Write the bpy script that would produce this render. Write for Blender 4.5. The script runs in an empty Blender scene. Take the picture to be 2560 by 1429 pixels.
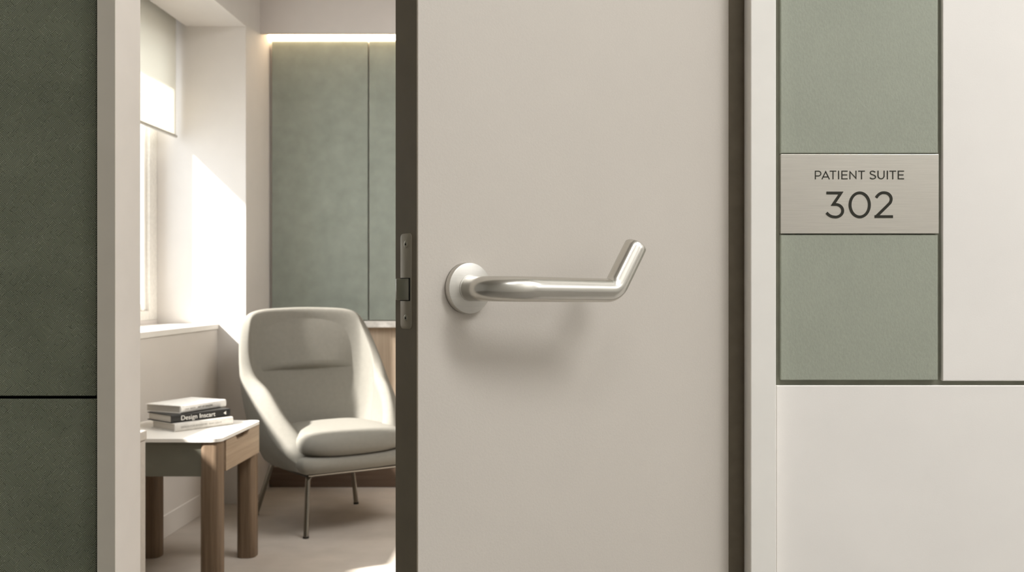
import bpy, bmesh, math, random
from mathutils import Vector, Matrix, Quaternion

random.seed(4)
PI = math.pi
C = bpy.context.scene.collection
F = 2286.0            # focal length in pixels of the 2560 wide frame
CX, CY, EYE = 1385.0, 718.0, 1.05


def V(*a):
    return Vector(a)


# ------------------------------------------------------------------ materials
def s2l(c):
    c = c / 255.0
    return c / 12.92 if c <= 0.04045 else ((c + 0.055) / 1.055) ** 2.4


def rgb(r, g, b):
    return (s2l(r), s2l(g), s2l(b), 1.0)


class Mat:
    def __init__(self, name, col, rough=0.6, metal=0.0, spec=0.5):
        self.m = bpy.data.materials.new(name)
        self.m.use_nodes = True
        self.nt = self.m.node_tree
        self.b = self.nt.nodes['Principled BSDF']
        self.col = rgb(*col)
        self.b.inputs['Base Color'].default_value = self.col
        self.b.inputs['Roughness'].default_value = rough
        self.b.inputs['Metallic'].default_value = metal
        self.b.inputs['Specular IOR Level'].default_value = spec
        self.co = None

    def n(self, t, **kw):
        nd = self.nt.nodes.new(t)
        for k, v in kw.items():
            if k in nd.inputs:
                nd.inputs[k].default_value = v
            else:
                setattr(nd, k, v)
        return nd

    def link(self, a, b):
        self.nt.links.new(a, b)

    def coords(self, scale=(1, 1, 1), rot=(0, 0, 0)):
        if self.co is None:
            self.co = self.n('ShaderNodeTexCoord')
        mp = self.n('ShaderNodeMapping')
        mp.inputs['Scale'].default_value = scale
        mp.inputs['Rotation'].default_value = rot
        self.link(self.co.outputs['Object'], mp.inputs['Vector'])
        return mp.outputs['Vector']

    def noise(self, scale, detail=3, rough=0.5, sc=(1, 1, 1), rot=(0, 0, 0)):
        nd = self.n('ShaderNodeTexNoise')
        nd.inputs['Scale'].default_value = scale
        nd.inputs['Detail'].default_value = detail
        nd.inputs['Roughness'].default_value = rough
        self.link(self.coords(sc, rot), nd.inputs['Vector'])
        return nd.outputs['Fac']

    def ramp(self, fac, stops):
        r = self.n('ShaderNodeValToRGB')
        cr = r.color_ramp
        while len(cr.elements) < len(stops):
            cr.elements.new(0.5)
        for e, (p, c) in zip(cr.elements, stops):
            e.position = p
            e.color = c if len(c) == 4 else rgb(*c)
        self.link(fac, r.inputs['Fac'])
        return r.outputs['Color']

    def color(self, out):
        self.link(out, self.b.inputs['Base Color'])
        return self

    def bump(self, fac, strength=0.2, dist=0.001):
        bp = self.n('ShaderNodeBump')
        bp.inputs['Strength'].default_value = strength
        bp.inputs['Distance'].default_value = dist
        self.link(fac, bp.inputs['Height'])
        self.link(bp.outputs['Normal'], self.b.inputs['Normal'])
        return self

    def math(self, op, a, b):
        nd = self.n('ShaderNodeMath', operation=op)
        for i, x in enumerate((a, b)):
            if isinstance(x, (int, float)):
                nd.inputs[i].default_value = x
            else:
                self.link(x, nd.inputs[i])
        return nd.outputs[0]


def tint(col, k):
    return tuple(max(0, min(255, c * k)) for c in col)


def mottled(name, col, rough=0.7, scale=60, amp=0.04, bump=0.0, bscale=400, dist=0.0006, spec=0.3):
    m = Mat(name, col, rough, spec=spec)
    m.color(m.ramp(m.noise(scale), [(0.25, tint(col, 1 - amp)), (0.75, tint(col, 1 + amp))]))
    if bump:
        m.bump(m.noise(bscale, 4, 0.6), bump, dist)
    return m.m


def wood(name, dark, light, axis='Z', rough=0.5):
    m = Mat(name, light, rough, spec=0.3)
    sc = {'Z': (38, 38, 1.4), 'Y': (38, 1.4, 38), 'X': (1.4, 38, 38)}[axis]
    a = m.noise(1.6, 6, 0.62, sc)
    sc2 = tuple(x * 6 if x > 2 else x * 2.2 for x in sc)
    b = m.noise(1.5, 3, 0.6, sc2)
    mix = m.math('ADD', m.math('MULTIPLY', a, 0.7), m.math('MULTIPLY', b, 0.3))
    m.color(m.ramp(mix, [(0.30, dark), (0.5, tuple((p + q) / 2 for p, q in zip(dark, light))), (0.70, light)]))
    m.bump(b, 0.08, 0.0005)
    return m.m


def brushed(name, col, rough, axis_scale, amp=0.05, bump=0.05):
    m = Mat(name, col, rough, metal=1.0)
    f = m.noise(1.0, 4, 0.7, axis_scale)
    m.color(m.ramp(f, [(0.3, tint(col, 1 - amp)), (0.7, tint(col, 1 + amp))]))
    if bump:
        m.link(m.math('ADD', m.math('MULTIPLY', f, 0.10), rough - 0.05), m.b.inputs['Roughness'])
        m.bump(f, bump, 0.0002)
    return m.m


def weave(name, dark, mid, light):
    m = Mat(name, mid, 0.9, spec=0.15)
    co = m.coords((1, 1, 1), (0, math.radians(45), 0))
    outs = []
    for d in ('X', 'Z'):
        w = m.n('ShaderNodeTexWave', wave_type='BANDS', bands_direction=d)
        w.inputs['Scale'].default_value = 190.0
        w.inputs['Distortion'].default_value = 0.0
        m.link(co, w.inputs['Vector'])
        outs.append(w.outputs['Fac'])
    vo = m.n('ShaderNodeTexVoronoi', distance='CHEBYCHEV')
    vo.inputs['Scale'].default_value = 150.0
    m.link(co, vo.inputs['Vector'])
    sep = m.n('ShaderNodeSeparateColor')
    m.link(vo.outputs['Color'], sep.inputs[0])
    sel = m.math('GREATER_THAN', sep.outputs[0], 0.5)
    mx = m.n('ShaderNodeMix')
    mx.data_type = 'FLOAT'
    m.link(sel, mx.inputs[0])
    m.link(outs[0], mx.inputs[2])
    m.link(outs[1], mx.inputs[3])
    big = m.noise(9, 3)
    f = m.math('ADD', m.math('MULTIPLY', mx.outputs[0], 0.85), m.math('MULTIPLY', m.math('SUBTRACT', big, 0.5), 0.3))
    m.color(m.ramp(f, [(0.05, dark), (0.45, mid), (0.95, light)]))
    m.bump(mx.outputs[0], 0.5, 0.0010)
    return m.m


def leather(name, col, amp=0.035, strength=0.35, stretch=0.55):
    m = Mat(name, col, 0.62, spec=0.35)
    fine = m.noise(420, 3, 0.55, (1.0, 1, stretch), (0, math.radians(40), 0))
    big = m.noise(7, 2)
    m.color(m.ramp(m.math('ADD', m.math('MULTIPLY', fine, 0.5), m.math('MULTIPLY', big, 0.5)),
                   [(0.3, tint(col, 1 - amp)), (0.7, tint(col, 1 + amp))]))
    m.bump(fine, strength, 0.0009)
    return m.m


M = {}
M['corridor_green'] = leather('sage_leather', (156, 160, 146))
M['dark_weave'] = weave('dark_green_weave', (62, 66, 54), (113, 119, 103), (176, 180, 159))
M['recess'] = mottled('recess_paint', (138, 138, 124), 0.8)
M['black_gap'] = mottled('black_gap_paint', (26, 26, 22), 0.8)
M['cladding'] = mottled('cladding_white', (236, 232, 227), 0.6, 8, 0.01, 0.10, 500, 0.0006)
M['casing'] = mottled('casing_white', (238, 235, 229), 0.45, 20, 0.008, 0.02)
M['frame_left'] = mottled('frame_taupe', (198, 192, 180), 0.5, 20, 0.01)
M['reveal'] = mottled('reveal_white', (236, 231, 225), 0.5, 20, 0.01)
M['door'] = leather('door_greige', (190, 183, 174), 0.012, 0.16, 1.0)
M['door_edge'] = mottled('door_edge_taupe', (112, 103, 88), 0.45, 40, 0.03)
M['jamb_shade'] = mottled('jamb_shade', (150, 139, 121), 0.6)  # shade of the hinge gap put into the jamb colour
M['steel'] = brushed('brushed_steel_lever', (210, 207, 200), 0.24, (30, 30, 30), 0.0, 0.0)
M['steel_rose'] = brushed('satin_steel_rose', (205, 202, 196), 0.38, (60, 60, 900), 0.02, 0.02)
M['steel_sign'] = brushed('brushed_steel_sign', (196, 192, 184), 0.42, (14, 14, 900), 0.035, 0.06)
M['lock_plate'] = brushed('satin_lock_plate', (168, 160, 146), 0.5, (300, 300, 20), 0.02, 0.0)
M['latch'] = brushed('latch_steel', (165, 162, 150), 0.35, (50, 50, 50), 0.02, 0.0)
M['hole'] = mottled('hole_black', (14, 13, 11), 0.7)
M['ink'] = mottled('ink_dark', (44, 43, 34), 0.6)
M['room_wall'] = mottled('room_wall', (208, 202, 198), 0.8, 10, 0.008, 0.05, 300)
M['wall_sun'] = mottled('recess_wall', (208, 203, 198), 0.8, 10, 0.008, 0.05, 300)
M['ceiling'] = mottled('ceiling_white', (226, 222, 216), 0.8)
M['corr_wall'] = mottled('corridor_wall', (214, 212, 207), 0.7)
M['corr_floor'] = mottled('corridor_floor', (132, 128, 122), 0.5)
M['sill'] = mottled('sill_white', (234, 230, 223), 0.4, 10, 0.005)
M['parapet'] = mottled('parapet_paint', (212, 206, 199), 0.6, 10, 0.006)
M['window_frame'] = mottled('window_frame', (216, 212, 205), 0.45)
M['room_green'] = mottled('room_green_felt', (146, 152, 143), 0.85, 14, 0.05, 0.15, 350)
M['ledge'] = mottled('ledge_white', (236, 232, 226), 0.4)
M['oak_light'] = wood('pale_oak', (168, 149, 128), (200, 181, 160), 'Z')
M['oak_drawer'] = wood('drawer_oak', (150, 131, 110), (182, 161, 138), 'Y')
M['walnut'] = wood('leg_walnut', (94, 78, 62), (138, 117, 96), 'Z')
M['plinth'] = wood('plinth_brown', (86, 70, 58), (112, 94, 80), 'X')
M['table_top'] = mottled('table_top_white', (232, 228, 221), 0.35, 10, 0.005)
M['apron'] = mottled('apron_grey_green', (106, 104, 92), 0.6, 20, 0.02)
M['cabinet'] = mottled('cabinet_white', (192, 185, 176), 0.5)
M['book_white'] = mottled('book_white', (233, 231, 226), 0.4)
M['book_black'] = mottled('book_black', (42, 41, 39), 0.4)
M['book_grey'] = mottled('book_grey', (205, 202, 196), 0.45)
pg = Mat('pages', (205, 199, 189), 0.8, spec=0.2)
pg.color(pg.ramp(pg.noise(1, 2, 0.5, (4, 4, 1500)), [(0.3, (166, 161, 152)), (0.7, (192, 187, 178))]))
M['pages'] = pg.m
M['print_white'] = mottled('print_white', (235, 232, 225), 0.6)
M['print_grey'] = mottled('print_grey', (150, 147, 140), 0.6)
M['chair'] = mottled('chair_felt', (127, 124, 116), 0.9, 55, 0.02, 0.2, 500, 0.0012)
M['chrome'] = Mat('dark_chrome', (150, 146, 138), 0.18, metal=1.0).m
M['black_metal'] = Mat('black_metal', (34, 32, 29), 0.4, metal=0.3).m
M['screw'] = brushed('screw_steel', (178, 172, 158), 0.4, (80, 80, 80), 0.03, 0)

m = Mat('carpet', (178, 167, 154), 0.95, spec=0.1)
f1 = m.noise(900, 3, 0.7)
f2 = m.noise(6, 3)
m.color(m.ramp(m.math('ADD', m.math('MULTIPLY', f1, 0.6), m.math('MULTIPLY', f2, 0.4)),
               [(0.3, (164, 155, 145)), (0.7, (196, 187, 177))]))
m.bump(f1, 0.5, 0.003)
M['carpet'] = m.m

# blind cloth: diffuse + translucent
m = Mat('blind_cloth', (238, 236, 230), 0.9, spec=0.1)
tr = m.n('ShaderNodeBsdfTranslucent')
tr.inputs['Color'].default_value = rgb(238, 236, 228)
mx = m.n('ShaderNodeMixShader')
mx.inputs[0].default_value = 0.45
w = m.noise(1.0, 2, 0.5, (600, 600, 600))
m.bump(w, 0.1, 0.0003)
m.link(m.b.outputs[0], mx.inputs[1])
m.link(tr.outputs[0], mx.inputs[2])
m.link(mx.outputs[0], m.nt.nodes['Material Output'].inputs[0])
M['blind'] = m.m
M['blind_bar'] = mottled('blind_bar', (178, 174, 166), 0.5)

# window glass: clear pane with a fresnel sheen
m = Mat('window_glass', (255, 255, 255), 0.0)
tb = m.n('ShaderNodeBsdfTransparent')
gl = m.n('ShaderNodeBsdfGlossy')
gl.inputs['Roughness'].default_value = 0.02
lwt = m.n('ShaderNodeLayerWeight')
lwt.inputs['Blend'].default_value = 0.5
sheen = m.math('ADD', m.math('MULTIPLY', m.math('POWER', lwt.outputs['Facing'], 5.0), 0.7), 0.04)
mx = m.n('ShaderNodeMixShader')
m.link(sheen, mx.inputs[0])
m.link(tb.outputs[0], mx.inputs[1])
m.link(gl.outputs[0], mx.inputs[2])
m.link(mx.outputs[0], m.nt.nodes['Material Output'].inputs[0])
M['glass'] = m.m

m = Mat('led_strip', (255, 236, 205), 0.5)
m.b.inputs['Emission Color'].default_value = (1.0, 0.80, 0.55, 1)
m.b.inputs['Emission Strength'].default_value = 9.0
M['led'] = m.m


# ------------------------------------------------------------------ geometry helpers
def newbm():
    return bmesh.new()


def add_box(bm, x0, x1, y0, y1, z0, z1, xf=None, bev=0.0, seg=2):
    pts = [(x, y, z) for x in (x0, x1) for y in (y0, y1) for z in (z0, z1)]
    vs = [bm.verts.new(xf(p) if xf else p) for p in pts]
    q = [(0, 1, 3, 2), (4, 6, 7, 5), (0, 4, 5, 1), (2, 3, 7, 6), (0, 2, 6, 4), (1, 5, 7, 3)]
    fs = [bm.faces.new([vs[i] for i in f]) for f in q]
    if bev > 0:
        es = list({e for f in fs for e in f.edges})
        bmesh.ops.bevel(bm, geom=es, offset=bev, segments=seg, profile=0.5, affect='EDGES')
    return bm


def box(x0, x1, y0, y1, z0, z1, xf=None, bev=0.0, seg=2):
    return add_box(newbm(), x0, x1, y0, y1, z0, z1, xf, bev, seg)


def add_prism(bm, poly, h0, h1, to3, bev=0.0, seg=2):
    """poly: 2D points; to3(u, v, h) -> 3D point"""
    a = [bm.verts.new(to3(u, v, h0)) for u, v in poly]
    b = [bm.verts.new(to3(u, v, h1)) for u, v in poly]
    n = len(poly)
    fa = bm.faces.new(a)
    fb = bm.faces.new(b[::-1])
    for i in range(n):
        bm.faces.new((a[i], a[(i + 1) % n], b[(i + 1) % n], b[i]))
    if bev > 0:
        es = list(fa.edges) + list(fb.edges)
        bmesh.ops.bevel(bm, geom=es, offset=bev, segments=seg, profile=0.5, affect='EDGES')
    return bm


def rounded_rect(x0, x1, y0, y1, r, n=8):
    out = []
    for cx, cy, a0 in ((x1 - r, y1 - r, 0), (x0 + r, y1 - r, 90), (x0 + r, y0 + r, 180), (x1 - r, y0 + r, 270)):
        for i in range(n + 1):
            a = math.radians(a0 + 90 * i / n)
            out.append((cx + r * math.cos(a), cy + r * math.sin(a)))
    return out


def fillet(pts, rads, n=10):
    """polyline with rounded corners; rads for inner points"""
    pts = [Vector(p) for p in pts]
    out = [pts[0]]
    for i in range(1, len(pts) - 1):
        p, a, b = pts[i], pts[i - 1], pts[i + 1]
        r = rads[i - 1]
        u, v = (a - p).normalized(), (b - p).normalized()
        ang = u.angle(v)
        if r <= 0 or ang > PI - 1e-3:
            out.append(p)
            continue
        d = r / math.tan(ang / 2)
        c = p + (u + v).normalized() * (r / math.sin(ang / 2))
        s, e = p + u * d, p + v * d
        s0, e0 = s - c, e - c
        tot = s0.angle(e0)
        ax = s0.cross(e0).normalized()
        for k in range(n + 1):
            out.append(c + Quaternion(ax, tot * k / n) @ s0)
    out.append(pts[-1])
    return out


def add_tube(bm, pts, r, seg=20, cap=0.0, r_end=None):
    pts = [Vector(p) for p in pts]
    tang = []
    for i in range(len(pts)):
        a = pts[max(0, i - 1)]
        b = pts[min(len(pts) - 1, i + 1)]
        tang.append((b - a).normalized())
    ref = Vector((0, 0, 1)) if abs(tang[0].z) < 0.9 else Vector((1, 0, 0))
    nrm = tang[0].cross(ref).normalized()
    rings = []

    def ring(c, t, nv, rr):
        bt = t.cross(nv)
        return [bm.verts.new(c + (nv * math.cos(2 * PI * k / seg) + bt * math.sin(2 * PI * k / seg)) * rr) for k in range(seg)]
    L = len(pts)
    for i in range(L):
        if i:
            q = tang[i - 1].rotation_difference(tang[i])
            nrm = (q @ nrm)
            nrm = (nrm - tang[i] * nrm.dot(tang[i])).normalized()
        rr = r if r_end is None else r + (r_end - r) * i / (L - 1)
        if cap and i == 0:
            for k in range(4):
                a = k / 4 * PI / 2
                rings.append(ring(pts[0] + tang[0] * cap * (1 - math.sin(a)), tang[0], nrm, rr - cap * (1 - math.cos(PI / 2 - a)) if k else rr - cap))
        elif cap and i == L - 1:
            for k in range(1, 5):
                a = k / 4 * PI / 2
                rings.append(ring(pts[i] - tang[i] * cap * (1 - math.sin(a)), tang[i], nrm, rr - cap * (1 - math.cos(a))))
            continue
        else:
            rings.append(ring(pts[i], tang[i], nrm, rr))
            continue
        # straight after the first cap ring set
        rings.append(ring(pts[0] + tang[0] * cap, tang[0], nrm, rr)) if i == 0 else None
    for a, b in zip(rings, rings[1:]):
        for k in range(seg):
            bm.faces.new((a[k], a[(k + 1) % seg], b[(k + 1) % seg], b[k]))
    bm.faces.new(rings[0][::-1])
    bm.faces.new(rings[-1])
    return bm


def add_lathe(bm, prof, o, ax, seg=48):
    """prof [(r, h)] along ax from o, closed ends with r=0"""
    ax = Vector(ax).normalized()
    ref = Vector((0, 0, 1)) if abs(ax.z) < 0.9 else Vector((1, 0, 0))
    u = ax.cross(ref).normalized()
    w = ax.cross(u)
    rings = []
    for r, h in prof:
        c = Vector(o) + ax * h
        if r < 1e-7:
            rings.append([bm.verts.new(c)])
        else:
            rings.append([bm.verts.new(c + (u * math.cos(2 * PI * k / seg) + w * math.sin(2 * PI * k / seg)) * r) for k in range(seg)])
    for a, b in zip(rings, rings[1:]):
        for k in range(seg):
            k2 = (k + 1) % seg
            if len(a) == 1 and len(b) == 1:
                continue
            if len(a) == 1:
                bm.faces.new((a[0], b[k2], b[k]))
            elif len(b) == 1:
                bm.faces.new((a[k], a[k2], b[0]))
            else:
                bm.faces.new((a[k], a[k2], b[k2], b[k]))
    return bm


def add_stroke(bm, pts, w, to3, h0, h1, closed=False):
    """flat letter stroke of width w along 2D pts, extruded between h0 and h1"""
    P = [Vector((p[0], p[1])) for p in pts]
    n = len(P)
    L, R = [], []
    for i in range(n):
        if closed:
            a, b = P[(i - 1) % n], P[(i + 1) % n]
        else:
            a, b = P[max(0, i - 1)], P[min(n - 1, i + 1)]
        d1 = (P[i] - a).normalized() if (P[i] - a).length > 1e-9 else (b - P[i]).normalized()
        d2 = (b - P[i]).normalized() if (b - P[i]).length > 1e-9 else d1
        t = (d1 + d2).normalized()
        nr = Vector((-t.y, t.x))
        k = min(2.2, 1.0 / max(0.2, nr.dot(Vector((-d1.y, d1.x)))))
        L.append(P[i] + nr * w / 2 * k)
        R.append(P[i] - nr * w / 2 * k)
    rows = []
    for i in range(n):
        rows.append([bm.verts.new(to3(p.x, p.y, h)) for p, h in ((L[i], h0), (R[i], h0), (R[i], h1), (L[i], h1))])
    rng = range(n) if closed else range(n - 1)
    for i in rng:
        a, b = rows[i], rows[(i + 1) % n]
        for k in range(4):
            bm.faces.new((a[k], b[k], b[(k + 1) % 4], a[(k + 1) % 4]))
    if not closed:
        bm.faces.new(rows[0])
        bm.faces.new(rows[-1][::-1])


def arc(cx, cy, rx, ry, a0, a1, n=24):
    return [(cx + rx * math.cos(math.radians(a0 + (a1 - a0) * i / n)), cy + ry * math.sin(math.radians(a0 + (a1 - a0) * i / n))) for i in range(n + 1)]


def catmull(P, n):
    """sample a catmull-rom through points, n samples"""
    P = [Vector(p) for p in P]
    P = [P[0] * 2 - P[1]] + P + [P[-1] * 2 - P[-2]]
    m_ = len(P) - 3
    out = []
    for i in range(n):
        t = i / (n - 1) * m_
        k = min(int(t), m_ - 1)
        t -= k
        a, b, c, d = P[k:k + 4]
        out.append(0.5 * ((2 * b) + (c - a) * t + (2 * a - 5 * b + 4 * c - d) * t * t + (3 * b - a - 3 * c + d) * t ** 3))
    return out


def obj(name, bm, mat, parent=None, smooth=None, label=None):
    bmesh.ops.recalc_face_normals(bm, faces=bm.faces)
    o0 = Vector((0, 0, 0))
    if parent is not None:
        r = parent
        while r.parent:
            r = r.parent
        o0 = Vector(r.location)
    if o0.length:
        bmesh.ops.translate(bm, verts=bm.verts, vec=-o0)
    me = bpy.data.meshes.new(name)
    bm.to_mesh(me)
    bm.free()
    o = bpy.data.objects.new(name, me)
    C.objects.link(o)
    me.materials.append(M[mat] if isinstance(mat, str) else mat)
    if smooth is not None:
        for p in me.polygons:
            p.use_smooth = True
        if smooth < 180:
            me.set_sharp_from_angle(angle=math.radians(smooth))
    if parent is not None:
        o.parent = parent
    if label:
        o['label'] = label
    return o


def thing(name, label, cat, loc, group=None, kind=None):
    o = bpy.data.objects.new(name, None)
    o.empty_display_size = 0.1
    o.location = loc
    C.objects.link(o)
    o['label'] = label
    o['category'] = cat
    if group:
        o['group'] = group
    if kind:
        o['kind'] = kind
    return o


def tag(o, label, cat, group=None):
    o['label'] = label
    o['category'] = cat
    if group:
        o['group'] = group
    return o


def struct(name, bm, mat, label=None, smooth=None):
    o = obj(name, bm, mat, smooth=smooth)
    o['kind'] = 'structure'
    if label:
        o['label'] = label
    return o


def recenter(o):
    """move a one-mesh thing's origin to the foot of its own box"""
    me = o.data
    xs = [v.co.copy() for v in me.vertices]
    c = Vector(((min(v.x for v in xs) + max(v.x for v in xs)) / 2, (min(v.y for v in xs) + max(v.y for v in xs)) / 2, min(v.z for v in xs)))
    me.transform(Matrix.Translation(-c))
    o.location = c
    return o


# ------------------------------------------------------------------ setting: corridor and wall with the opening
YW = 1.20                       # front plane of the corridor cladding
k = YW / F


def wx(px):
    return (px - CX) * k


def wz(py):
    return EYE - (py - CY) * k


struct('floor_corridor', box(-3, 4.2, -1.1, 1.215, -0.06, 0), 'corr_floor', 'smooth corridor floor')
struct('floor', box(-2.2, 2.3, 1.215, 4.95, -0.06, 0), 'carpet', 'beige carpet of the room')
struct('ceiling_corridor', box(-3, 4.2, -1.1, 1.215, 3.4, 3.48), 'ceiling')
struct('ceiling', box(-2.2, 2.3, 1.215, 4.95, 2.8, 2.88), 'ceiling')
struct('wall_corridor_rear', box(-3, 4.2, -1.2, -1.1, 0, 3.48), 'corr_wall')
struct('wall_corridor_left', box(-3.1, -3, -1.2, 1.3, 0, 3.48), 'corr_wall')
struct('wall_corridor_right', box(4.2, 4.3, -1.2, 1.3, 0, 3.48), 'corr_wall')
struct('wall_front_left', box(-3, -0.5895, 1.216, 1.253, 0, 3.48), 'black_gap')
struct('wall_front_right', box(0.287, 4.2, 1.2085, 1.33, 0, 3.48), 'recess')
struct('wall_front_top', box(-0.5895, 0.287, 1.19, 1.253, 2.16, 3.48), 'cladding')

# door frame
struct('trim_1', box(-0.5895, -0.5668, 1.180, 1.1815, 0, 2.16), 'frame_left', 'narrow taupe front face of the left door frame')
struct('trim_2', box(-0.5895, -0.5668, 1.1815, 1.2535, 0, 2.16, bev=0.0008), 'reveal', 'pale reveal of the left door frame')
struct('trim_3', box(wx(1877) * 1.18 / 1.2, 0.2866, 1.180, 1.222, 0, 2.16, bev=0.0012), 'casing', 'white casing on the hinge side of the door')
struct('trim_7', box(0.2585, 0.287, 1.222, 1.246, 0, 2.16), 'jamb_shade')
struct('trim_4', box(0.206, 0.287, 1.246, 1.33, 0, 2.16), 'jamb_shade', 'hinge rebate behind the white casing, coloured dark as the shadow in the gap')

# ---- cladding on the right of the door
P0, P1 = YW, 1.208
GP = 'sage green leather-look panels beside the door'


def panel(name, x0, x1, z0, z1, mat, label, cat='panel', group=None, y0=P0, bev=0.0012):
    o = obj(name, box(x0, x1, y0, P1, z0, z1, bev=bev), mat)
    tag(o, label, cat, group)
    return recenter(o)


panel('cladding_panel', wx(1952), wx(2345), wz(383), 2.6, 'corridor_green',
      'sage green textured panel above the metal room sign', 'wall panel', GP)
panel('cladding_panel', wx(1952), wx(2345), wz(950), wz(586), 'corridor_green',
      'sage green textured panel below the metal room sign', 'wall panel', GP)
GW = 'white wall panels around the green panels'
panel('cladding_panel', wx(2357), 2.9, wz(952), 2.6, 'cladding',
      'smooth off-white panel to one side of the green panels and sign', 'wall panel', GW)
panel('cladding_panel', wx(1941), 2.9, 0.0, wz(963), 'cladding',
      'wide off-white lower panel under the green panel', 'wall panel', GW)
# ---- dark woven panels on the left
GD = 'dark green woven panels left of the door'
panel('cladding_panel', -2.9, wx(240), wz(989), 2.6, 'dark_weave',
      'dark green woven panel, tall one above the black joint', 'wall panel', GD, bev=0.001)
panel('cladding_panel', -2.9, wx(240), 0.0, wz(997), 'dark_weave',
      'dark green woven panel, lower one beneath the black joint', 'wall panel', GD, bev=0.001)

# ---- room sign
SY = 1.1985
sg = thing('room_sign', 'brushed metal room sign reading PATIENT SUITE 302 between green panels', 'sign', (wx(2148), SY, wz(584)))
obj('plate', box(wx(1951), wx(2346), SY, P1, wz(584), wz(385.5), bev=0.0006), 'steel_sign', sg)


def sgn(u, v, h):                # lettering laid out on the sign's own face
    return Vector((wx(2020 + u / 9.527), SY - h, wz(410 + v / 9.527)))


def smooth2(pts, n=40):
    return [(p.x, p.y) for p in catmull([Vector((a, b, 0)) for a, b in pts], n)]


bm = newbm()
lw = 24
A0, A1 = -0.0001, 0.0003


def st(pts, w=None, closed=False):
    global A1
    A1 += 0.000012          # crossing strokes never share a plane
    add_stroke(bm, pts, w or lw, sgn, A0, A1, closed)


T_, B_ = 160, 365


def let_T(x0, x1):
    st([(x0, T_ + 12), (x1, T_ + 12)])
    xm = (x0 + x1) / 2
    st([(xm, T_ + 20), (xm, B_)])


def let_E(x0, x1):
    st([(x0 + 12, T_), (x0 + 12, B_)])
    for y, dx in ((T_ + 12, 0), (261, 12), (B_ - 12, 0)):
        st([(x0 + 12, y), (x1 - dx, y)])


def let_I(x):
    st([(x, T_), (x, B_)])


st([(167, T_), (167, B_)])
st([(167, T_ + 12), (235, T_ + 12)] + arc(235, 229, 63, 57, -90, 90, 18)[1:] + [(167, 286)])
st([(322, B_), (412, T_ + 22), (502, B_)])
st([(350, 309), (474, 309)])
let_T(510, 665)
let_I(720)
let_E(787, 935)
st([(990, B_), (990, T_ + 24), (1133, B_ - 24), (1133, T_)])
let_T(1187, 1345)
st(smooth2([(1592, 196), (1540, 172), (1488, 180), (1474, 212), (1492, 242), (1540, 260), (1585, 282), (1598, 312), (1580, 343), (1535, 354), (1490, 346), (1466, 326)]))
st([(1658, T_), (1658, 280)] + arc(1730, 280, 72, 73, 180, 0, 20)[1:] + [(1802, T_)])
let_I(1880)
let_T(1930, 2087)
let_E(2128, 2275)
obj('lettering', bm, 'ink', sg, label='dark engraved words PATIENT SUITE')
bm = newbm()
W3 = 66
st([(430, 690), (775, 690), (592, 963), (640, 964)] + arc(645, 1112, 172, 150, -88, 90, 28) + smooth2([(640, 1262), (560, 1250), (490, 1215), (432, 1160)], 14)[1:], W3)
obj('number', bm, 'ink', sg, label='digit 3')
bm = newbm()
st(arc(1222, 973, 230, 286, 0, 360, 56)[:-1], W3, True)
obj('number', bm, 'ink', sg, label='digit 0')
bm = newbm()
st(smooth2([(1612, 800), (1668, 732), (1735, 692), (1810, 684), (1890, 705), (1945, 755), (1970, 825), (1955, 900), (1905, 965), (1610, 1255)], 60), W3)
st([(1575, 1252), (2012, 1252)], W3)
obj('number', bm, 'ink', sg, label='digit 2')

# ------------------------------------------------------------------ the door
TH = math.radians(40)
DT = Vector((math.cos(TH), math.sin(TH), 0))       # along the leaf, towards the hinges
DN = Vector((math.sin(TH), -math.cos(TH), 0))      # out of the leaf, towards the corridor
DO = Vector((-0.1355, 0.9030, 0))                  # free edge, corridor face, floor
HZ = EYE - 2 * 0.94 / F


def dxf(p):
    return DO + DT * p[0] + DN * p[1] + Vector((0, 0, p[2]))


DW, DTH = 0.479, 0.041
door = thing('door_1', 'pale greige door standing ajar with brushed steel lever handle', 'door', DO + DT * DW, kind='structure')
del door['category']
obj('door_leaf', box(0.0012, DW, -DTH, 0, 0.006, 2.14, dxf, bev=0.0008), 'door', door)
obj('door_edge', box(0, 0.0011, -DTH, 0, 0.006, 2.14, dxf), 'door_edge', door, label='dark taupe edge band with the lock')
# lock plate on the edge
zc = EYE - (701 - CY) / F * 0.915


def ez(py):
    return EYE - (py - CY) / F * 0.915


ew = DTH
e0, e1 = -0.009, -0.0305


def exf(p):                       # p = (across the edge, up, out of the edge)
    return DO + DN * p[0] + Vector((0, 0, p[1])) - DT * p[2]


lk = obj('lock_plate', add_prism(newbm(), rounded_rect(e1, e0, ez(822), ez(583), 0.0045), -0.0002, 0.0006, lambda u, v, h: exf((u, v, h)), bev=0.0003), 'lock_plate', door, 40, label='satin steel lock plate let into the door edge')

def eb(u0, u1, py0, py1, h0, h1, bev=0.0):
    b_ = newbm()
    pts = rounded_rect(min(u0, u1), max(u0, u1), min(ez(py0), ez(py1)), max(ez(py0), ez(py1)), 0.0006, 2)
    return add_prism(b_, pts, h0, h1, lambda u, v, h: exf((u, v, h)), bev)


obj('latch_slot', eb(e1 - 0.0005, e0 - 0.0025, 752, 694, 0.0003, 0.0008), 'hole', lk)
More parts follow.
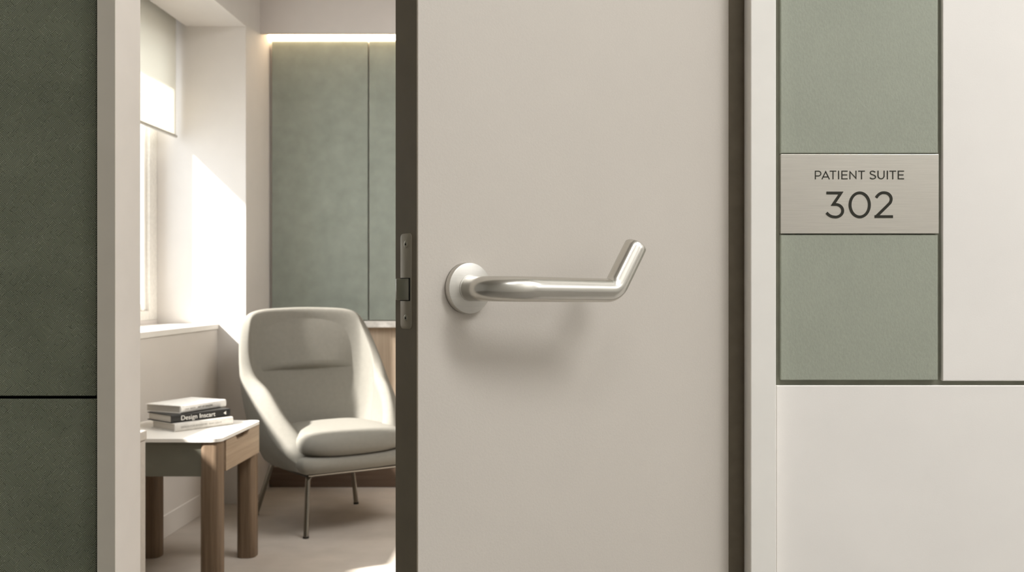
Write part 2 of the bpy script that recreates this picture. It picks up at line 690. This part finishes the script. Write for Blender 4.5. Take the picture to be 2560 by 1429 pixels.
# bevelled latch bolt: wedge
b_ = newbm()
pr = [(e1 - 0.0035, 0.0), (e1 - 0.0035, 0.0038), (e1 - 0.0015, 0.0046), (e0 - 0.0052, 0.0010), (e0 - 0.0052, 0.0)]
add_prism(b_, pr, ez(750), ez(696), lambda u, v, h: exf((u, h, v)), bev=0.0005)
obj('latch', b_, 'latch', lk, 40)
for py in (610, 795):
    o3 = exf(((e0 + e1) / 2, ez(py), 0.0005))
    b_ = newbm()
    add_lathe(b_, [(0.0, 0.0), (0.0036, 0.0), (0.0036, 0.0003), (0.0030, 0.0006), (0.0026, 0.0007), (0.0013, 0.0007), (0.0011, 0.0002), (0.0, 0.0002)], o3, -DT, 28)
    sc = obj('screw', b_, 'screw', lk, 40)
    b_ = newbm()
    add_lathe(b_, [(0.0, 0.0005), (0.0012, 0.0005), (0.0012, 0.00075), (0.0, 0.00075)], o3, -DT, 6)
    obj('screw_socket', b_, 'hole', sc)
    b_ = newbm()

# lever handle
BS = 0.0585
hb = DO + DT * BS + Vector((0, 0, HZ))
rose = newbm()
add_lathe(rose, [(0.0, 0.0002), (0.0262, 0.0002), (0.0262, 0.0012), (0.0255, 0.0012), (0.0255, 0.0020), (0.0262, 0.0020), (0.0262, 0.0072), (0.0258, 0.0082), (0.0250, 0.0086), (0.0, 0.0086)], hb, DN, 96)
dh = obj('door_handle', rose, 'steel_rose', door, 30, label='brushed steel round rose carrying the lever')


def hxf(t, h, z):
    return hb + DT * t + DN * h + Vector((0, 0, z))


pts = fillet([hxf(0, 0.004, -0.0005), hxf(0, 0.062, -0.0005), hxf(0.147, 0.066, -0.0025), hxf(0.147 + 0.034, 0.066, 0.0475)], [0.040, 0.018], 16)
b_ = newbm()
# straight points in between keep the shading even
dense = []
for a, b in zip(pts, pts[1:]):
    n_ = max(1, int((b - a).length / 0.006))
    for i in range(n_):
        dense.append(a.lerp(b, i / n_))
dense.append(pts[-1])
add_tube(b_, dense, 0.0127, 40, cap=0.0028)
obj('lever', b_, 'steel', dh, 60)
b_ = newbm()
add_lathe(b_, [(0.0124, 0.0080), (0.0136, 0.0082), (0.0136, 0.0094), (0.0122, 0.0097)], hb, DN, 48)
obj('collar', b_, 'steel_rose', dh, 40)

# ------------------------------------------------------------------ the room shell
XL = -1.50
YB = 4.83
YJ = 4.45
struct('wall_left_near', box(-2.2, XL, 1.253, 2.2, 0, 2.8), 'room_wall')
struct('wall_left', box(-2.2, XL, YJ, 4.95, 0, 2.8), 'wall_sun', 'window side wall with bright recess')
struct('wall_left_soffit', box(-1.79, XL, 2.2, YJ, 2.32, 2.8), 'wall_sun', 'soffit over the window recess')
struct('wall_parapet', box(-1.93, -1.637, 2.2, YJ, 0, 0.846), 'parapet', 'boxed-in wall below the window sill')
struct('baseboard_left', box(-1.637, -1.629, 2.2, YJ, 0, 0.095, bev=0.002), 'parapet', 'baseboard under the window')
struct('wall_window_lower', box(-2.0, -1.93, 2.2, YJ, 0, 0.893), 'room_wall')
struct('wall_window_upper', box(-2.0, -1.93, 2.2, YJ, 2.24, 2.8), 'room_wall')
struct('wall_back', box(-2.2, 2.3, YB, 4.95, 0, 2.8), 'room_wall')
struct('wall_right', box(2.2, 2.3, 1.253, 4.95, 0, 2.8), 'room_wall')
struct('wall_back_bulkhead', box(XL, 2.2, 4.665, 4.69, 2.346, 2.8), 'room_wall', 'bulkhead hiding the light cove')
struct('wall_cove_top', box(XL, 2.2, 4.69, YB, 2.42, 2.8), 'room_wall')

win = thing('window_1', 'tall white framed window in the recess, half covered by the blind', 'window', (-1.93, 3.4, 0.893), kind='structure')
del win['category']
obj('window_sill', box(-1.93, -1.632, 2.2, YJ, 0.8465, 0.873, bev=0.003), 'sill', win)
bm = newbm()
Wx0, Wx1 = -2.0, -1.93
add_box(bm, Wx0, Wx1, 2.2, 2.29, 0.893, 2.24, bev=0.003)
add_box(bm, Wx0, Wx1, 4.365, YJ, 0.893, 2.24, bev=0.003)
add_box(bm, Wx0, Wx1, 2.29, 4.365, 0.893, 0.938, bev=0.003)
add_box(bm, Wx0, Wx1, 2.29, 4.365, 2.19, 2.24, bev=0.003)
add_box(bm, Wx0, Wx1, 3.24, 3.32, 0.938, 2.19, bev=0.003)
obj('window_frame', bm, 'window_frame', win)
for a, b in ((2.29, 3.24), (3.32, 4.365)):
    bm = newbm()
    for y0, y1, z0, z1 in ((a, a + 0.022, 0.938, 2.19), (b - 0.022, b, 0.938, 2.19), (a + 0.035, b - 0.035, 0.938, 0.972), (a + 0.035, b - 0.035, 2.155, 2.19)):
        add_box(bm, Wx0 + 0.012, Wx1 - 0.018, y0, y1, z0, z1, bev=0.002)
    sh = obj('sash', bm, 'sill', win)
    obj('window_pane', box(-1.974, -1.970, a + 0.035, b - 0.035, 0.972, 2.155), 'glass', sh)

bl = thing('roller_blind', 'white roller blind drawn halfway down over the window', 'blind', (-1.83, 3.3, 1.772))
obj('blind_cloth', box(-1.8308, -1.8295, 2.28, 4.424, 1.785, 2.45), 'blind', bl)
bm = newbm()
add_tube(bm, [(-1.83, 2.28, 1.78), (-1.83, 4.426, 1.78)], 0.008, 12)
obj('bottom_bar', bm, 'blind_bar', bl, 60)
bm = newbm()
add_tube(bm, [(-1.85, 2.26, 2.47), (-1.85, 4.41, 2.47)], 0.022, 20)
obj('roller', bm, 'sill', bl, 60)

# back wall: green felt panels, ledge, oak wainscot, plinth
GB = 'sage green felt panels on the back wall of the room'
PY = 4.81
kb = PY / F
seams = [-1.488, (921 - CX) * kb, (921 - CX) * kb + 0.52, (921 - CX) * kb + 1.04, (921 - CX) * kb + 1.56, 2.19]
labs = ['sage green felt panel on the far wall nearest the window', 'sage green felt panel on the far wall, beside the door edge',
        'sage green felt panel hidden behind the door']
for i in range(2):
    o = obj('felt_panel', box(seams[i] + 0.004, seams[i + 1] - 0.004, PY, YB - 0.001, EYE - (800 - CY) * kb, EYE + (CY - 103) * kb, bev=0.002), 'room_green')
    tag(o, labs[i], 'wall panel', GB)
    recenter(o)
struct('wall_back_panelling', box(seams[2] + 0.004, 2.19, PY, YB - 0.001, EYE - (800 - CY) * kb, EYE + (CY - 103) * kb, bev=0.002), 'room_green')
struct('trim_5', box(XL, 2.2, PY - 0.03, YB, EYE - (818 - CY) * kb, EYE - (802 - CY) * kb, bev=0.004), 'ledge', 'white ledge along the back wall')
struct('trim_6', box(XL + 0.005, 2.2, PY + 0.003, YB, 0.10, EYE - (818 - CY) * kb), 'oak_light', 'pale oak wainscot under the ledge')
struct('baseboard_back', box(XL + 0.005, 2.2, PY - 0.004, YB, 0.0, 0.105, bev=0.002), 'plinth', 'dark brown plinth along the back wall')
o = obj('light_strip', box(XL + 0.003, 2.19, 4.792, 4.828, 2.352, 2.384, bev=0.003), 'led')
tag(recenter(o), 'warm glowing light strip tucked above the green felt panels', 'light')

# ------------------------------------------------------------------ side table
TX0, TX1, TY0, TY1, TZ = -1.612, -1.158, 3.170, 3.620, 0.525
tb = thing('side_table', 'small wooden side table with white top holding three books', 'table', ((TX0 + TX1) / 2, (TY0 + TY1) / 2, 0))
id3 = lambda u, v, h: Vector((u, v, h))
obj('tabletop', add_prism(newbm(), rounded_rect(TX0, TX1, TY0, TY1, 0.032, 10), TZ - 0.012, TZ, id3, bev=0.003), 'table_top', tb, 35, label='white tabletop with rounded corners')
LWd = 0.070
for lx in (TX0 + 0.006, TX1 - 0.006 - LWd):
    for ly in (TY0 + 0.006, TY1 - 0.006 - LWd):
        obj('leg', add_prism(newbm(), rounded_rect(lx, lx + LWd, ly, ly + LWd, 0.022, 8), 0.0, TZ - 0.012, id3, bev=0.002), 'walnut', tb, 35)
AZ0 = 0.400
for y0 in (TY0 + 0.014, TY1 - 0.030):
    obj('apron', box(TX0 + 0.05, TX1 - 0.05, y0, y0 + 0.016, AZ0 - 0.008, TZ - 0.012), 'apron', tb, label='grey-green painted apron')
obj('apron', box(TX0 + 0.012, TX0 + 0.028, TY0 + 0.05, TY1 - 0.05, AZ0 - 0.008, TZ - 0.012), 'apron', tb, label='grey-green painted apron')
# drawer front facing the chair side, with a scooped finger notch
ya, yb = TY0 + 0.072, TY1 - 0.014
zt = TZ - 0.0125
n0, n1 = 3.330, 3.500
poly = [(ya, AZ0), (yb, AZ0), (yb, zt), (n1, zt)]
for i in range(1, 12):
    t = i / 12
    e = min(1, math.sin(t * PI) * 1.6)
    e = e * e * (3 - 2 * e)
    poly.append((n1 + (n0 - n1) * t, zt - 0.022 * e))
poly += [(n0, zt), (ya, zt)]
dr = obj('drawer', add_prism(newbm(), poly, TX1 - 0.022, TX1 - 0.0045, lambda u, v, h: Vector((h, u, v))), 'oak_drawer', tb, label='oak drawer front with scooped finger notch')
obj('drawer_box', box(TX0 + 0.03, TX1 - 0.05, TY0 + 0.08, TY1 - 0.08, AZ0 + 0.012, TZ - 0.014), 'walnut', dr)
obj('notch_back', box(TX1 - 0.034, TX1 - 0.0225, n0 - 0.02, n1 + 0.02, zt - 0.04, zt), 'walnut', dr)

# ------------------------------------------------------------------ books


def text_mesh(body, size, off=0.0, ext=0.0002, sx=1.0):
    cu = bpy.data.curves.new('txt', 'FONT')
    cu.body = body
    cu.size = size
    cu.offset = off
    cu.extrude = ext
    cu.align_x = 'LEFT'
    cu.align_y = 'CENTER'
    to = bpy.data.objects.new('txt', cu)
    C.objects.link(to)
    bpy.context.view_layer.update()
    me = bpy.data.meshes.new_from_object(to.evaluated_get(bpy.context.evaluated_depsgraph_get()))
    bpy.data.objects.remove(to)
    bpy.data.curves.remove(cu)
    b_ = newbm()
    b_.from_mesh(me)
    bpy.data.meshes.remove(me)
    return b_


def make_book(corner, ang, z0, ln, wd, th, mat, label, texts, round_spine=0.0):
    a = math.radians(ang)
    d = Vector((math.sin(a), math.cos(a), 0))       # along the spine, away
    p = Vector((-math.cos(a), math.sin(a), 0))      # from spine to fore-edge
    o3 = Vector((corner[0], corner[1], z0))

    def xf(q):
        return o3 + d * q[0] + p * q[1] + Vector((0, 0, q[2]))
    root = thing('book', label, 'book', o3 + d * ln / 2 + p * wd / 2, 'books stacked on the side table')
    bm = newbm()
    c = 0.0028
    sp = []
    n = 8
    # cover profile in (p, z): C shape with a slightly rounded spine
    outer = [(wd, 0.0), (0.003, 0.0)]
    for i in range(n + 1):
        t = -PI / 2 + PI * i / n
        outer.append((0.003 - (0.003 + round_spine) * math.cos(t), th / 2 + th / 2 * math.sin(t) * (1 if abs(math.sin(t)) > 0.99 else 0.985)))
    outer += [(0.003, th), (wd, th)]
    inner = [(wd, th - c), (c + 0.003, th - c), (c + 0.003, c), (wd, c)]
    prof = []
    for q in outer + inner:
        if not prof or (Vector(q) - Vector(prof[-1])).length > 1e-5:
            prof.append(q)
    add_prism(bm, prof, 0.0, ln, lambda u, v, h: xf((h, u, v)))
    obj('cover', bm, mat, root, 35)
    obj('pages', box(0.004, ln - 0.004, 0.0065, wd - 0.004, c + 0.0002, th - c - 0.0002, xf), 'pages', root)
    off = -round_spine - 0.0004
    for body, size, start, tm, bold in texts:
        if body == '<':
            b_ = newbm()
            add_prism(b_, [(start, 0), (start + size, size * 0.62), (start + size, -size * 0.62)], 0, 0.0004,
                      lambda u, v, h: xf((u, off + 0.0003 - h, th / 2 + v)))
            obj('emblem', b_, tm, root)
            continue
        b_ = text_mesh(body, size, bold)
        for v in b_.verts:
            x, y, z = v.co
            v.co = xf((start + x, off - z, th / 2 + y))
        obj('lettering', b_, tm, root)
    return root


make_book((-1.375, 3.318), 38, TZ, 0.236, 0.165, 0.0300, 'book_grey', 'pale grey book lying at the bottom of the stack',
          [('DESIGN FOR INTERIORS  AND  LIGHT', 0.0098, 0.022, 'print_grey', 0.0)], 0.0015)
make_book((-1.392, 3.328), 37, TZ + 0.0302, 0.242, 0.165, 0.0290, 'book_black', 'black book with white title on its spine, middle of the stack',
          [('Design Inscart', 0.0245, 0.036, 'print_white', 0.0), ('<', 0.011, 0.212, 'print_white', 0)], 0.0005)
make_book((-1.377, 3.374), 24, TZ + 0.0594, 0.226, 0.178, 0.0280, 'book_white', 'white book lying on top of the stack',
          [('CALM  SPACES', 0.0080, 0.016, 'print_grey', 0.0), ('ART OF HEALING', 0.0095, 0.080, 'print_grey', 0.0004)], 0.0025)

# ------------------------------------------------------------------ white cabinet, mostly behind the door frame
cb = thing('low_cabinet', 'pale low cabinet edge showing between door frame and side table', 'cabinet', (-1.46, 2.72, 0))
obj('carcass', box(-1.625, -1.293, 2.55, 2.895, 0.0, 0.566, bev=0.002), 'cabinet', cb)
obj('cabinet_top', box(-1.628, -1.290, 2.547, 2.9, 0.567, 0.598, bev=0.005, seg=3), 'cabinet', cb)

# ------------------------------------------------------------------ armchair
CR = math.radians(36)
CC = Vector((-1.035, 4.17, 0))
CU = Vector((math.cos(CR), math.sin(CR), 0))
CB = Vector((-math.sin(CR), math.cos(CR), 0))


def cxf(x, y, z):
    return CC + CU * x + CB * y + Vector((0, 0, z))


ch = thing('armchair', 'grey upholstered tub armchair on slim dark metal legs by the window', 'armchair', CC)
half_top = [(-0.250, -0.305, 0.315), (-0.285, -0.235, 0.350), (-0.318, -0.150, 0.415), (-0.342, -0.045, 0.515), (-0.354, 0.045, 0.578),
            (-0.360, 0.115, 0.640), (-0.352, 0.185, 0.735), (-0.328, 0.252, 0.842), (-0.292, 0.292, 0.908), (-0.220, 0.316, 0.934), (-0.10, 0.333, 0.941), (0, 0.338, 0.943)]
half_bot = [(-0.245, -0.315, 0.285), (-0.262, -0.20, 0.278), (-0.272, -0.09, 0.275), (-0.270, 0.02, 0.275), (-0.252, 0.10, 0.280),
            (-0.220, 0.155, 0.285), (-0.175, 0.190, 0.290), (-0.120, 0.207, 0.292), (-0.06, 0.213, 0.293), (0, 0.215, 0.293)]
mir = lambda h: h + [(-x, y, z) for x, y, z in h[-2::-1]]
NS, NT = 61, 15
half_top = [(x * 0.97, y, z) for x, y, z in half_top]
top = catmull(mir(half_top), NS)
bot = catmull(mir(half_bot), NS)


def shell_pt(i, t):
    b, tp = bot[i], top[i]
    h = 1 - (1 - t) ** 2.3
    return Vector((b.x + (tp.x - b.x) * h, b.y + (tp.y - b.y) * (0.5 * h + 0.5 * t), b.z + (tp.z - b.z) * t))




def shell_nrm(i, t):
    """horizontal-ish normal pointing into the seat"""
    a_, b_ = max(i - 1, 0), min(i + 1, NS - 1)
    du = shell_pt(b_, t) - shell_pt(a_, t)
    dv = shell_pt(i, min(t + 0.03, 1)) - shell_pt(i, max(t - 0.03, 0))
    n_ = du.cross(dv).normalized()
    c_ = Vector((0, -0.10, n_.z + 0.5)) - shell_pt(i, t)
    return n_ if n_.x * c_.x + n_.y * c_.y > 0 else -n_


def shell_th(i):
    u = abs(i - (NS - 1) / 2) / ((NS - 1) / 2)
    e = max(0.0, min(1.0, (u - 0.42) / 0.25))
    return 0.046 + 0.042 * e * e * (3 - 2 * e) + 0.045 * max(0.0, (u - 0.78) / 0.22)


def arm_lift(i):
    u = abs(i - (NS - 1) / 2) / ((NS - 1) / 2)
    if u < 0.5 or u > 1:
        return 0.0
    return 0.090 * max(0.0, math.sin(PI * ((u - 0.5) / 0.5) ** 1.35 * 0.94)) ** 0.8


bm = newbm()
rows = []
for i in range(NS):
    out_, in_ = [], []
    for j in range(NT):
        t = j / (NT - 1)
        p = shell_pt(i, t)
        n_ = shell_nrm(i, t)
        th = shell_th(i)
        n_.z *= 0.35
        n_.normalize()
        out_.append(p)
        in_.append(p + n_ * th + Vector((0, 0, 0.55 * arm_lift(i) * t * t)))
    # rounded rim: outer and inner edges eased, gently crowned middle
    po, pi_ = out_[-1], in_[-1]
    up = (out_[-1] - out_[-2]).normalized()
    lf = Vector((0, 0, arm_lift(i)))
    mid = [po.lerp(pi_, 0.16) + up * 0.010 + lf * 0.12, po.lerp(pi_, 0.50) + up * 0.012 + lf * 0.52, po.lerp(pi_, 0.80) + up * 0.008 + lf * 0.28]
    rows.append([bm.verts.new(cxf(*q)) for q in out_ + mid + in_[::-1]])
nr = len(rows[0])
for i in range(NS - 1):
    for j in range(nr):
        bm.faces.new((rows[i][j], rows[i + 1][j], rows[i + 1][(j + 1) % nr], rows[i][(j + 1) % nr]))
for rw in (rows[0], rows[-1]):
    # bridge the arm tip between outer and inner skins
    for j in range(NT):
        a_, b_ = rw[j], rw[nr - 1 - j]
        if j < NT - 1:
            bm.faces.new((rw[j], rw[j + 1], rw[nr - 2 - j], rw[nr - 1 - j]))
    bm.faces.new([rw[NT - 1], rw[NT], rw[NT + 1], rw[NT + 2], rw[NT + 3]])
shell = obj('backrest_shell', bm, 'chair', ch, 180)
md = shell.modifiers.new('sub', 'SUBSURF')
md.levels = 1
md.render_levels = 2

# seat pan under the cushion
bm = newbm()
loop = [Vector((p.x, p.y)) for p in bot]
fe = 0.55                       # rounded front edge between the two arm tips
front = []
for i in range(1, 24):
    q_ = PI * i / 24
    cx_, sy_ = math.cos(q_), math.sin(q_)
    front.append(Vector((-bot[0].x * math.copysign(abs(cx_) ** fe, cx_), bot[0].y - 0.050 * sy_ ** fe)))
loop = loop + front
prof = [(0.50, 0.268), (0.80, 0.269), (0.93, 0.276), (0.985, 0.288), (1.005, 0.304), (1.0, 0.320), (0.975, 0.333), (0.92, 0.340), (0.70, 0.341)]
cen = Vector((0, -0.05))
rings = []
for s, z in prof:
    rings.append([bm.verts.new(cxf(*(cen + (p - cen) * s), z)) for p in loop])
nl = len(loop)
for a, b in zip(rings, rings[1:]):
    for q in range(nl):
        bm.faces.new((a[q], a[(q + 1) % nl], b[(q + 1) % nl], b[q]))
bm.faces.new(rings[0][::-1])
bm.faces.new(rings[-1])
obj('seat_base', bm, 'chair', ch, 180)

# cushion: puffed rounded slab
bm = newbm()


def cushion_ring(s, z):
    out = []
    n_ = 64
    for q in range(n_):
        a = 2 * PI * q / n_
        e = 2 / 4.2
        cx_, sy_ = math.cos(a), math.sin(a)
        x = 0.250 * math.copysign(abs(cx_) ** e, cx_)
        y = 0.262 * math.copysign(abs(sy_) ** e, sy_)
        x *= 1 - 0.10 * max(0, y / 0.262)
        y -= 0.022 * (1 - (x / 0.250) ** 2) * (1 if y < 0 else 0)
        out.append(bm.verts.new(cxf(x * s + 0.012, -0.085 + y * s, z - 0.030)))
    return out


cr = [cushion_ring(s, z) for s, z in ((0.55, 0.360), (0.84, 0.364), (0.93, 0.374), (0.985, 0.388), (1.0, 0.405), (0.985, 0.425), (0.95, 0.442), (0.88, 0.455), (0.75, 0.463), (0.55, 0.468), (0.3, 0.470))]
for a, b in zip(cr, cr[1:]):
    for q in range(64):
        bm.faces.new((a[q], a[(q + 1) % 64], b[(q + 1) % 64], b[q]))
bm.faces.new(cr[0][::-1])
bm.faces.new(cr[-1])
obj('seat_cushion', bm, 'chair', ch, 180, label='plump loose grey seat cushion')

# head pad: upper inner back bulges forward and ends in a fold
bm = newbm()
NU, NV = 33, 20
i0, i1 = 22, 38
t0, t1 = 0.55, 0.975
pad = []
for a in range(NU):
    col = []
    fi = i0 + (i1 - i0) * a / (NU - 1)
    ia = int(fi)
    fr_ = fi - ia
    su = math.sin(PI * a / (NU - 1))
    for b in range(NV):
        v_ = b / (NV - 1)
        t = t0 + (t1 - t0) * v_

        def P(tt, ii=fi):
            k_ = min(int(ii), NS - 2)
            return shell_pt(k_, tt).lerp(shell_pt(k_ + 1, tt), ii - k_)
        p = P(t)
        du = P(t, min(fi + 0.5, NS - 1)) - P(t, max(fi - 0.5, 0))
        dv = P(min(t + 0.02, 1)) - P(t - 0.02)
        nrm = du.cross(dv).normalized()
        if nrm.y > 0:
            nrm = -nrm
        prof_v = min(1.0, (v_ / 0.10)) ** 0.5 * (1 - v_) ** 0.8 if v_ < 1 else 0
        d_ = 0.040 + 0.038 * prof_v * su ** 1.2
        if v_ == 0:
            d_ = 0.038
        col.append(bm.verts.new(cxf(*(p + nrm * d_))))
    pad.append(col)
for a in range(NU - 1):
    for b in range(NV - 1):
        bm.faces.new((pad[a][b], pad[a + 1][b], pad[a + 1][b + 1], pad[a][b + 1]))
obj('head_pad', bm, 'chair', ch, 180)

# legs and frame, slim dark metal tube
LZ = 0.250
feet = {'fl': (V(-1.039, 3.83, 0), V(-1.045, 3.885, LZ)), 'bl': (V(-1.375, 4.22, 0), V(-1.285, 4.17, LZ)),
        'br': (V(-0.961, 4.44, 0), V(-0.975, 4.40, LZ)), 'fr': (V(-0.60, 4.10, 0), V(-0.665, 4.13, LZ))}
cen3 = V(-0.99, 4.14, LZ)
for kx, (ft, tp) in feet.items():
    inn = tp + (cen3 - tp) * 0.25
    inn.z = LZ
    bm = newbm()
    add_tube(bm, fillet([ft + V(0, 0, 0.004), tp, inn], [0.03], 8), 0.0108, 14, r_end=0.0115)
    lg = obj('leg', bm, 'chrome', ch, 60)
    bm = newbm()
    add_lathe(bm, [(0, 0), (0.0125, 0), (0.0125, 0.008), (0.0, 0.008)], ft, (0, 0, 1), 16)
    obj('foot_cap', bm, 'black_metal', lg)
bm = newbm()
for a, b in (('fl', 'bl'), ('bl', 'br'), ('br', 'fr')):
    add_tube(bm, [feet[a][1], feet[b][1]], 0.009, 12)
obj('under_frame', bm, 'black_metal', ch, 60)
bm = newbm()
add_tube(bm, [feet['fl'][1], feet['fr'][1]], 0.0085, 12)
obj('front_rail', bm, 'chrome', ch, 60)

# ------------------------------------------------------------------ light


def area(name, loc, target, sx, sy, power, col=(1, 1, 1)):
    l = bpy.data.lights.new(name, 'AREA')
    l.shape = 'RECTANGLE'
    l.size, l.size_y = sx, sy
    l.energy = power
    l.color = col
    o = bpy.data.objects.new(name, l)
    o.location = loc
    o.rotation_euler = (Vector(target) - Vector(loc)).to_track_quat('-Z', 'Y').to_euler()
    C.objects.link(o)
    return o


area('corridor_ceiling_lamp', (2.08, -0.10, 3.35), (2.08, -0.10, 0), 1.75, 0.6, 83, (0.985, 0.99, 1.0))
area('corridor_fill_lamp', (0.3, -0.7, 3.36), (0.1, -0.5, 0), 1.6, 0.4, 15, (0.985, 0.99, 1.0))  # added fill that softens the handle shadow, not a known fitting
area('lever_highlight_lamp', (4.1, 0.05, 2.55), (0, 0.05, 1.6), 1.9, 1.5, 15, (0.985, 0.99, 1.0))  # added source, gives the lever its long bright band
area('room_fill_lamp', (0.5, 2.9, 2.76), (0.4, 2.9, 0), 1.2, 1.2, 58, (1.0, 0.975, 0.94))  # added fill that lifts the room, no fitting known here

sl = bpy.data.lights.new('sun', 'SUN')
sl.energy = 18.0
sl.angle = math.radians(2.4)
sl.color = (1.0, 0.965, 0.91)
so = bpy.data.objects.new('sun', sl)
so.rotation_euler = Vector((1.02, 0.55, -1.0)).to_track_quat('-Z', 'Y').to_euler()
so.location = (-6, 1, 6)
C.objects.link(so)

wd_ = bpy.data.worlds.new('sky')
bpy.context.scene.world = wd_
wd_.use_nodes = True
bg = wd_.node_tree.nodes['Background']
bg.inputs['Color'].default_value = (0.90, 0.96, 1.0, 1)
bg.inputs['Strength'].default_value = 4.2

# ------------------------------------------------------------------ camera
cam = bpy.data.cameras.new('camera')
cam.sensor_width = 36.0
cam.lens = F / 2560.0 * 36.0
cam.shift_x = -(CX - 1280.0) / 2560.0
cam.shift_y = (CY - 714.5) / 2560.0
cam.clip_start = 0.02
cam.dof.use_dof = True
cam.dof.focus_distance = 1.08
cam.dof.aperture_fstop = 12.0
co = bpy.data.objects.new('camera', cam)
co.location = (0, 0, EYE)
co.rotation_euler = (PI / 2, 0, 0)
C.objects.link(co)
sc_ = bpy.context.scene
sc_.camera = co
sc_.view_settings.view_transform = 'Standard'
sc_.view_settings.look = 'None'
sc_.view_settings.exposure = 0.0
sc_.cycles.max_bounces = 10
sc_.cycles.diffuse_bounces = 6
sc_.cycles.transparent_max_bounces = 8
sc_.cycles.sample_clamp_indirect = 6.0
sc_.cycles.use_denoising = True
